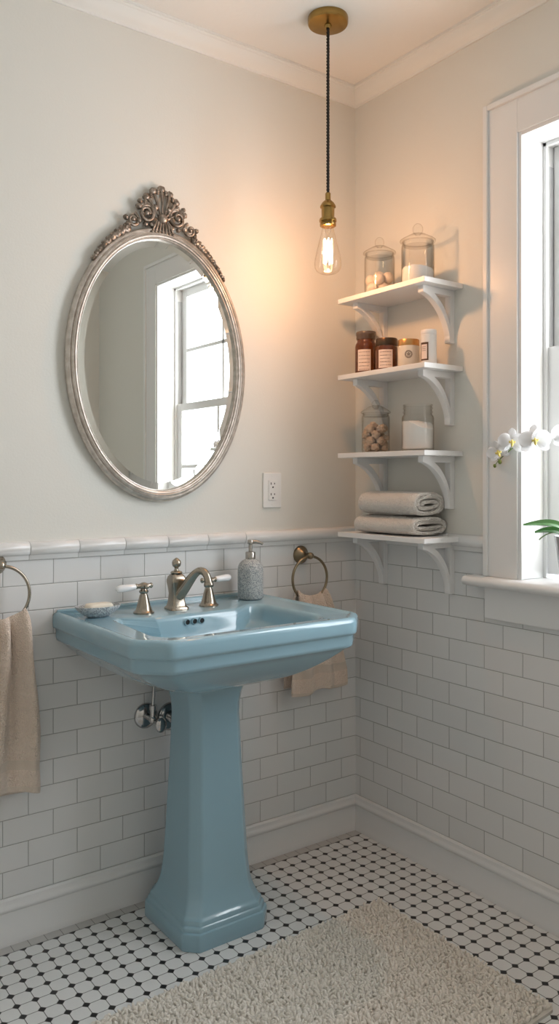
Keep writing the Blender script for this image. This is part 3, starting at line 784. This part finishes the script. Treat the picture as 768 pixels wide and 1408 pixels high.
# open jar with screw neck, filled with powder
t = thing('glass_jar', 'open glass jar of white powder, right on the third shelf', 'jar', (-.09, -.421, ZS[2]), 'glass apothecary jars on the shelves')
R = .054
obj('jar_body', MB().add(lathe([(.0, 0), (R*.93, 0), (R, .006), (R, .112), (R*.97, .119), (R*.88, .124), (R*.87, .128), (R*.93, .131), (R*.93, .134), (R*.87, .137), (R*.87, .141), (R*.93, .144), (R*.93, .147), (R*.87, .150), (R*.90, .153), (R*.93, .156), (R*.90, .1585), (R*.83, .156), (R*.86, .126), (R*.965, .114), (R*.965, .010), (R*.9, .006), (0, .006)], (-.09, -.421, ZS[2]), 48)), m_glass, t, smooth=50)
salt('bath_powder', -.421, ZS[2], .0515, lambda x, y: .101-.022*max(0, -.15-y)*1.5+.002*(1-x*x), 2, m_salt, 'white bath powder filling the open jar on the third shelf')

# second shelf containers
VIEW = Vector((-2.083+.09, -2.375+.3, 0)).normalized()
def curved_label(cy, z0, z1, R, ang, width, mat, seg=14, xc=-.09, push=.0006):
    r0 = []; r1 = []
    v = []; 
    rings = []
    for k in range(seg+1):
        a = ang+width*(k/seg-.5)
        rings.append([(xc+(R+q)*math.cos(a), cy+(R+q)*math.sin(a), z) for q, z in ((.0, z0), (push, z0), (push, z1), (0, z1))])
    return loft(rings)
z2 = ZS[1]
AD = math.radians(-128)
def ink_lines(cy, R, ang, width, zs, h=.0012, xc=-.09):
    mb = MB(); rnd = random.Random(int(cy*1000))
    for z in zs:
        a = -.5+.08
        while a < .36:
            w_ = .05+rnd.random()*.16; w_ = min(w_, .44-a)
            mb.add(curved_label(cy, z, z+h, R, ang+width*(a+w_/2), width*w_, None, 5, xc, .0009)); a += w_+.035
    return mb
# amber jar, tall, with ridged lid
ca, Ra = -.160, .0395
t = thing('amber_jar', 'tall amber glass jar with pale label, leftmost on the second shelf', 'jar', (-.09, ca, z2), 'toiletries on the second shelf')
obj('jar_body', MB().add(lathe([(0, 0), (Ra*.94, 0), (Ra, .005), (Ra, .105), (Ra*.96, .114), (Ra*.86, .121), (Ra*.82, .124), (Ra*.82, .136)], (-.09, ca, z2), 44, False, True)), m_amber, t, smooth=50)
obj('lid', MB().add(lathe([(Ra*.86, .132), (Ra*.9, .134), (Ra*.9, .146), (Ra*.93, .1475), (Ra*.93, .157), (Ra*.9, .160), (Ra*.8, .1605), (0, .1605)], (-.09, ca, z2), 44, True)), m_lidamber, t, smooth=40)
lb = obj('paper_label', curved_label(ca, z2+.016, z2+.092, Ra, AD-.25, 1.25, m_paper), m_paper, t, smooth=40)
obj('lettering', ink_lines(ca, Ra+.0005, AD-.25, 1.2, [z2+.082-.0125*i for i in range(6)]), m_ink, lb, smooth=0)
# dark amber jar, shorter
cb, Rb = -.268, .0385
t = thing('amber_jar', 'short dark amber jar with black-brown lid, second from left on the second shelf', 'jar', (-.09, cb, z2), 'toiletries on the second shelf')
obj('jar_body', MB().add(lathe([(0, 0), (Rb*.94, 0), (Rb, .005), (Rb, .088), (Rb*.93, .095), (Rb*.9, .098)], (-.09, cb, z2), 44, False, True)), m_amber, t, smooth=50)
obj('lid', MB().add(lathe([(Rb*.98, .094), (Rb*1.0, .096), (Rb*1.0, .117), (Rb*.97, .120), (0, .121)], (-.09, cb, z2), 44, True)), m_lidbrown, t, smooth=40)
lb = obj('paper_label', curved_label(cb, z2+.014, z2+.078, Rb, AD-.2, 1.35, m_paper), m_paper, t, smooth=40)
obj('lettering', ink_lines(cb, Rb+.0005, AD-.2, 1.2, [z2+.069-.0115*i for i in range(5)]), m_ink, lb, smooth=0)
# cream pot with gold lid and round emblem
cc, Rc = -.377, .0365
t = thing('cream_jar', 'short cream jar with copper-gold lid, third from left on the second shelf', 'jar', (-.09, cc, z2), 'toiletries on the second shelf')
obj('jar_body', MB().add(lathe([(0, 0), (Rc*.95, 0), (Rc, .004), (Rc, .078), (Rc*.97, .080)], (-.09, cc, z2), 44, False, True)), m_tin, t, smooth=50)
obj('lid', MB().add(lathe([(Rc*.98, .079), (Rc*1.01, .080), (Rc*1.01, .099), (Rc*.98, .101), (0, .1015)], (-.09, cc, z2), 44, True)), m_lidgold, t, smooth=40)
em = MB()
ang0 = AD-.12; ez = z2+.048
def onc(R, u, v): a = ang0+u/R; return (-.09+R*math.cos(a), cc+R*math.sin(a), ez+v)
for r_e in (.0125, .0100):
    em.add(tube([onc(Rc+.0004, r_e*math.cos(2*PI*i/32), r_e*math.sin(2*PI*i/32)) for i in range(33)], .0006, 6))
for k in range(5):
    a = 2*PI*k/5+PI/2
    em.add(tube([onc(Rc+.0004, .001*math.cos(a), .001*math.sin(a)), onc(Rc+.0004, .006*math.cos(a+.3), .006*math.sin(a+.3)), onc(Rc+.0004, .0065*math.cos(a-.2), .0065*math.sin(a-.2)), onc(Rc+.0004, .002*math.cos(a-.2), .002*math.sin(a-.2))], .0005, 6))
obj('emblem', em, m_ink, t, smooth=0)
# white cylinder
cd, Rd = -.471, .0265
t = thing('white_bottle', 'white cylindrical bottle with a dark-framed label, rightmost on the second shelf', 'bottle', (-.09, cd, z2), 'toiletries on the second shelf')
obj('bottle_body', MB().add(lathe([(0, 0), (Rd*.95, 0), (Rd, .003), (Rd, .104), (Rd*.94, .105), (Rd*.94, .107)], (-.09, cd, z2), 40, False, True)), m_tube, t, smooth=50)
obj('cap', MB().add(lathe([(Rd*.97, .1065), (Rd, .108), (Rd, .117), (Rd*.95, .121), (0, .122)], (-.09, cd, z2), 40, True)), m_tube, t, smooth=50)
fr = obj('label_frame', curved_label(cd, z2+.018, z2+.078, Rd, AD-.75, 1.15, None), m_ink, t, smooth=40)
obj('paper_label', curved_label(cd, z2+.023, z2+.071, Rd+.0004, AD-.75, .80, None), m_paper, fr, smooth=40)
obj('lettering', ink_lines(cd, Rd+.0009, AD-.75, .6, [z2+.062, z2+.056, z2+.050]), m_stick, fr, smooth=0)

# folded towels on the lowest shelf
def roll_towel(name, z0, hh, x0, x1, y0, y1, label, loops, seed):
    # spiral band in the x-z section, extruded along y
    cxm, czm = (x0+x1)/2, z0+hh/2; A, B = (x1-x0)/2, hh/2
    th = loops[1]
    def path(n=170):
        pts = []
        for i in range(n+1):
            turn = i/n*loops[0]; a = -PI*.30+2*PI*turn
            q = max(0, turn-.72); k = th*1.03*q*q/(q+.10) if q > 0 else 0
            ax, bz = A-th/2-k*1.15, B-th/2-k
            bz = max(bz, .0035); ax = max(ax, .010)
            c, s = math.cos(a), math.sin(a)
            p = 2.5
            rr_ = (abs(c)**p+abs(s)**p)**(-1/p)
            pts.append((cxm+ax*c*rr_, czm+bz*s*rr_))
        return pts
    P = path(); n = len(P); NY = 34
    def offs(k, side, w):
        a = Vector(P[min(k+1, n-1)])-Vector(P[max(k-1, 0)]); a.normalize(); nn = Vector((-a.y, a.x))
        return Vector(P[k])+nn*side*w
    rings = []
    for j in range(NY+1):
        q = j/NY; e = min(q, 1-q)*(y1-y0)
        w = th*.44*min(1, (.45+.55*math.sqrt(min(1, e/.010))))
        bulge = 1
        sec = [offs(k, 1, w) for k in range(n)]+[offs(k, -1, w) for k in reversed(range(n))]
        y = y0+(y1-y0)*q
        ring_ = []
        for m_, s_ in enumerate(sec):
            ns = mn.noise(Vector((s_.x*14, y*9, s_.y*14+seed)))*.0022+mn.noise(Vector((s_.x*60, y*40, s_.y*60+seed)))*.0007
            sq_ = 1-.10*max(0, 1-(1-q)*(y1-y0)/.03)**2*0
            # far end is rounded off
            fe = max(0, 1-(1-q)*(y1-y0)/.022); k_ = math.sqrt(max(0.02, 1-fe*fe*.75)) if fe > 0 else 1
            X = cxm+(s_.x-cxm)*k_+ns; Z = czm+(s_.y-czm)*k_+ns
            ring_.append((X, y+ns*2, max(Z, z0+.0005)))
        rings.append(ring_)
    o = obj(name, loft(rings), m_cream, smooth=80)
    return o
tag(roll_towel('folded_towel', ZS[3], .066, -.174, -.006, -.478, -.170, '', (2.15, .0160), 2), 'cream folded towel lying directly on the lowest shelf, under the other', 'towel', 'folded cream towels on the lowest shelf')
tag(roll_towel('folded_towel', ZS[3]+.0665, .084, -.168, -.018, -.478, -.186, '', (2.75, .0165), 9), 'cream rolled towel on top of the other towel, lowest shelf', 'towel', 'folded cream towels on the lowest shelf')

# ------------------------------------------------------------------ pendant lamp
PX, PY = -.4137, -.3370
pd = thing('pendant_lamp', 'brass pendant lamp with a bare glowing filament bulb hanging near the corner', 'lamp', (PX, PY, ZC))
obj('canopy', MB().add(lathe([(.0, 0), (.0645, 0), (.0655, -.004), (.0655, -.018), (.063, -.023), (.056, -.0255), (.012, -.0265), (.010, -.034), (.0085, -.036), (0, -.036)], (PX, PY, ZC), 56)), m_brass, pd, smooth=40)
cz1, cz0 = ZC-.03, 2.27
cd_ = MB()
for ph in (0, PI):
    n = 300; cd_.add(tube([(PX+.0026*math.cos(ph+i*.55), PY+.0026*math.sin(ph+i*.55), cz1+(cz0-cz1)*i/n) for i in range(n+1)], .0030, 7))
obj('cord', cd_, m_cord, pd, smooth=60)
so = [(.0, 2.303), (.0075, 2.303), (.009, 2.301), (.0092, 2.282), (.0095, 2.279), (.014, 2.276), (.020, 2.270), (.024, 2.263), (.0262, 2.259), (.0262, 2.255), (.022, 2.252), (.0215, 2.222), (.0225, 2.219), (.0275, 2.217), (.0290, 2.212), (.0285, 2.207), (.0245, 2.205), (.0245, 2.203), (.0272, 2.200), (.0268, 2.193), (.022, 2.190), (.018, 2.190), (.0, 2.190)]
obj('socket', MB().add(lathe(KZ(so), (PX, PY, 0), 44)), m_brass, pd, smooth=40)
bp = [(.018, 2.192), (.0195, 2.182), (.0235, 2.166), (.0305, 2.138), (.0385, 2.105), (.0440, 2.080), (.0452, 2.066), (.0435, 2.054), (.038, 2.044), (.028, 2.037), (.014, 2.033), (.006, 2.0325), (.003, 2.030), (.0, 2.0285)]
bu = obj('bulb', MB().add(lathe(KZ(bp), (PX, PY, 0), 44)), m_bulbglass, pd, smooth=70)
obj('glass_stem', MB().add(lathe(KZ([(.012, 2.19), (.009, 2.175), (.004, 2.165), (.0035, 2.08), (.004, 2.075), (.0, 2.074)]), (PX, PY, 0), 16)), m_bulbglass, bu, smooth=60)
fl = MB(); npts = []
for k in range(13):
    a = 2*PI*k/12; r = .0145 if k % 2 == 0 else .0165
    npts.append(Vector((PX+.0135*math.cos(a), PY+.0135*math.sin(a), 2.128 if k % 2 == 0 else 2.049)))
for k in range(12): fl.add(tube([npts[k], (npts[k]+npts[k+1])/2, npts[k+1]], .0016, 6))
obj('filament', fl, m_fil, bu, smooth=0)

# ------------------------------------------------------------------ rug
RC = Vector((-.305, -.460)); th = math.radians(-1.2)
def rugp(u, v, z): return (RC.x-u*math.cos(th)+v*math.sin(th)*0, RC.y-v+u*math.sin(th)*-1*-1, z)
RL, RWd = 1.10, .655
rug = thing('bath_rug', 'cream shaggy bath rug lying on the black and white floor tiles', 'rug', (RC.x-RL/2, RC.y-RWd/2, 0))
bk = rp([(0, 0), (RL, 0), (RL, RWd), (0, RWd)], .02, 6)
obj('backing', loft([[rugp(u, v, .0005) for u, v in bk], [rugp(u, v, .008) for u, v in bk]]), m_rugback, rug, smooth=30)
hm = MB(); hm.add(box(0, 1, 0, 1, 0, 1)); 
pv = []; pf = []; rnd = random.Random(5)
sp = .0088; nx_, ny_ = int(RL/sp), int((RWd-.012)/sp)
tmpl = []
for i in range(nx_):
    for j in range(ny_):
        u = (i+.5+(.5 if j % 2 else 0))*sp+rnd.uniform(-.0018, .0018); v = (j+.5)*sp+rnd.uniform(-.0018, .0018)+.002
        if u > RL: continue
        lx, ly = rnd.uniform(-.009, .009), rnd.uniform(-.009, .009); h = rnd.uniform(.008, .016); r = rnd.uniform(.0034, .0052)
        ed = min(u, v, RL-u, RWd-.004-v)
        if ed < .012:
            h *= .75+.25*ed/.012
        b = len(pv); x, y, _ = rugp(u, v, 0)
        for (k, zz, q) in ((1, .005, 0), (1.15, .005+h*.55, .5), (.75, .005+h*.92, .9)):
            for a in range(6):
                pv.append((x+lx*q+r*k*math.cos(a*PI/3), y+ly*q+r*k*math.sin(a*PI/3), zz))
        pv.append((x+lx, y+ly, .005+h))
        for L in (0, 6):
            for a in range(6): pf.append((b+L+a, b+L+(a+1) % 6, b+L+6+(a+1) % 6, b+L+6+a))
        for a in range(6): pf.append((b+12+a, b+12+(a+1) % 6, b+18))
mb = MB(); mb.v = pv; mb.f = pf; mb.m = [0]*len(pf)
o = obj('pile', mb, m_rug, rug, smooth=180, fix=False); o['kind'] = 'stuff'

# ------------------------------------------------------------------ orchid on the sill
QX, QY, QZ = .030, -.945, 1.040
orc = thing('potted_orchid', 'white flowering orchid in a grey pot standing on the window sill', 'plant', (QX, QY, QZ))
obj('pot', MB().add(lathe([(0, 0), (.036, 0), (.039, .003), (.045, .04), (.053, .09), (.059, .135), (.060, .142), (.057, .143), (.055, .135), (.050, .118), (0, .118)], (QX, QY, QZ), 44)), m_pot, orc, smooth=50)
obj('bark', MB().add(lathe([(.0, .126), (.02, .124), (.035, .122), (.051, .118), (.049, .110)], (QX, QY, QZ), 30)), m_bark, orc)
def leaf(pts, wmax, name='leaf', roll=.25):
    P_ = bez(pts, 22); rings = []
    for i, p in enumerate(P_):
        t = i/22; w_ = wmax*max(.04, math.sin(min(1, t*1.0)*PI*.92+.12))**.75
        tn = (P_[min(i+1, 22)]-P_[max(i-1, 0)]).normalized(); sd2 = tn.cross(Vector((0, 0, 1))).normalized(); up = sd2.cross(tn); ca_, sa_ = math.cos(.75), math.sin(.75); sd2, up = sd2*ca_+up*sa_, up*ca_-sd2*sa_
        top = []; bot = []
        for k in range(9):
            q = k/4-1; c_ = p+sd2*w_*q*.5+up*abs(q)*w_*roll*.5
            top.append(tuple(c_+up*.0009)); bot.append(tuple(c_-up*.0009))
        rings.append(top+bot[::-1])
    return obj(name, loft(rings), m_leaf, orc, smooth=70)
b0 = Vector((QX, QY, QZ+.125))
leaf([b0, b0+Vector((-.015, .03, .07)), b0+Vector((-.045, .075, .055)), b0+Vector((-.080, .125, .048))], .026)
leaf([b0, b0+Vector((-.01, .03, .035)), b0+Vector((-.03, .06, .040)), b0+Vector((-.060, .098, .026))], .026)
leaf([b0, b0+Vector((.0, -.06, .07)), b0+Vector((-.03, -.12, .06)), b0+Vector((-.04, -.17, .02))], .036)
leaf([b0, b0+Vector((-.05, -.03, .06)), b0+Vector((-.08, -.06, .05)), b0+Vector((-.10, -.08, .01))], .034)
# aerial root
obj('root', MB().add(tube(bez([b0+Vector((-.01, .02, .0)), b0+Vector((-.02, .04, .04)), b0+Vector((-.035, .07, .03)), b0+Vector((-.050, .090, .004))], 14), .0018, 8)), m_stem, orc)
def F3(y, z, x=-.03): return Vector((x, y, z))
stem = bez([b0+Vector((0, 0, -.01)), Vector((.02, -.985, 1.30)), Vector((0, -.96, 1.44)), Vector((-.02, -.915, 1.475))], 16)+bez([Vector((-.02, -.915, 1.475)), Vector((-.028, -.86, 1.495)), Vector((-.03, -.80, 1.475)), Vector((-.03, -.745, 1.435)), Vector((-.03, -.715, 1.412))], 18)[1:]
obj('stem', MB().add(tube(stem, [.0030-.0014*i/len(stem) for i in range(len(stem))], 10)), m_stem, orc, smooth=70)
obj('clip', MB().add(tube([stem[13]-Vector((0, 0, .008)), stem[13], stem[13]+Vector((0, 0, .008))], .0055, 10)), m_stick, orc)
def petal_geo(c, nrm, up, ang, L, W_, cup, base=.004):
    nrm = nrm.normalized(); r = up.cross(nrm).normalized(); upv = nrm.cross(r)
    d = r*math.cos(ang)+upv*math.sin(ang); s = nrm.cross(d)
    rings = []; N = 10
    for i in range(N+1):
        t = i/N; w_ = W_*(math.sin(PI*min(1, t*.86+.08)))**.55*(1 if t < .85 else 1-.9*(t-.85)/.15*.55)
        row = []
        for k in range(9):
            q = k/4-1
            p = c+d*(base+L*t)+s*(w_*.5*q)+nrm*(cup*L*(t*t)-.10*w_*q*q+.03*L*math.sin(t*5+q*2))
            row.append(p)
        rings.append([tuple(p+nrm*.0005) for p in row]+[tuple(p-nrm*.0005) for p in row[::-1]])
    return loft(rings)
def flower(c, nrm, size, tilt=0):
    c = Vector(c); nrm = Vector(nrm); up = Vector((math.sin(tilt)*.3, math.sin(tilt), math.cos(tilt)))
    mb = MB()
    for a in (90, 215, 325): mb.add(petal_geo(c-nrm.normalized()*.002, nrm, up, math.radians(a), size*.50, size*.34, -.08))
    for a in (12, 168): mb.add(petal_geo(c+nrm.normalized()*.001, nrm, up, math.radians(a), size*.52, size*.58, .02, .002))
    f_ = obj('flower', mb, m_petal, orc, smooth=80, fix=False)
    r = up.cross(nrm).normalized(); n_ = nrm.normalized(); uu = n_.cross(r)
    lp = MB()
    p = c+n_*.005
    lp.add(tube([p+uu*.006, p+n_*.006, p-uu*.008+n_*.008, p-uu*.014+n_*.004], [.003, .0048, .0042, .0015], 10))
    for s in (-1, 1): lp.add(tube([p, p+r*s*.007+n_*.005, p+r*s*.009+n_*.006+uu*.004], [.002, .0038, .001], 8))
    obj('lip', lp, m_lip, f_, smooth=60)
    # short stalk from the stem to the back of the flower
    near = min(stem, key=lambda q: (q-c).length)
    obj('flower_stalk', MB().add(tube(bez([near, (near+c)/2+Vector((0, 0, .004)), c-n_*.003], 6), .0012, 7)), m_stem, f_, smooth=60)
VN = Vector((-.72, -.66, -.05))
flower((-.060, -.870, 1.4655), (-.75, -.65, -.05), .088, .1)
flower((-.050, -.853, 1.479), (-.4, .5, .2), .070, -.2)
flower((-.055, -.782, 1.4640), (-.70, -.70, -.05), .078, -.1)
flower((-.050, -.727, 1.4360), (-.60, -.50, -.25), .066, .5)
flower((-.040, -.757, 1.456), (-.2, .55, .3), .058, .3)
flower((-.030, -.955, 1.480), (-.9, -.2, 0), .085, .0)
def bud(y, z, r, x=-.034):
    c = Vector((x, y, z)); n_ = min(stem[-8:], key=lambda q: (q-c).length)
    b_ = obj('bud', ellip(c, (r*.85, r*.85, r*1.15), .3), m_bud, orc, smooth=60)
    obj('bud_stalk', tube(bez([n_, (n_+c)/2+Vector((0, 0, .003)), c], 6), .0011, 7), m_stem, b_, smooth=60)
bud(-.694, 1.418, .0075); bud(-.720, 1.406, .0072); bud(-.700, 1.393, .0055)

# ------------------------------------------------------------------ light
wd = bpy.data.worlds.new('overcast_sky'); bpy.context.scene.world = wd; wd.use_nodes = True
bg = wd.node_tree.nodes['Background']; bg.inputs['Color'].default_value = (.91, .945, 1.0, 1); bg.inputs['Strength'].default_value = 11.8
por = bpy.data.lights.new('window_daylight', 'AREA'); por.shape = 'RECTANGLE'; por.size = WZ1-WZ0; por.size_y = abs(WY1-WY0)
por.cycles.is_portal = True
po = bpy.data.objects.new('window_daylight', por); C.objects.link(po); po.location = (.20, (WY0+WY1)/2, (WZ0+WZ1)/2)
po.rotation_euler = (0, PI/2, 0)
pl = bpy.data.lights.new('bulb_light', 'POINT'); pl.energy = 9; pl.color = (1, .46, .19); pl.shadow_soft_size = .02
pl_o = bpy.data.objects.new('bulb_light', pl); C.objects.link(pl_o); pl_o.location = (PX, PY, 2.088)

# ------------------------------------------------------------------ camera
cam = bpy.data.cameras.new('camera'); co = bpy.data.objects.new('camera', cam); C.objects.link(co)
co.location = (-2.08334, -2.37516, 1.35); co.rotation_euler = (PI/2, 0, -.626818)
F_, W0, H0 = 1117.14, 768, 1408
cam.sensor_fit = 'VERTICAL'; cam.sensor_height = 36; cam.lens = 36*F_/H0
cam.shift_x = 0; cam.shift_y = (659.36-704)/H0     # horizon sits above the middle of the frame
cam.clip_start = .01
bpy.context.scene.camera = co
vs = bpy.context.scene.view_settings; vs.view_transform = 'Standard'; vs.look = 'None'; vs.gamma = 1; vs.exposure = 0
try: vs.use_curve_mapping = False
except Exception: pass
for o in bpy.data.objects:
    if '_w' in o: del o['_w']
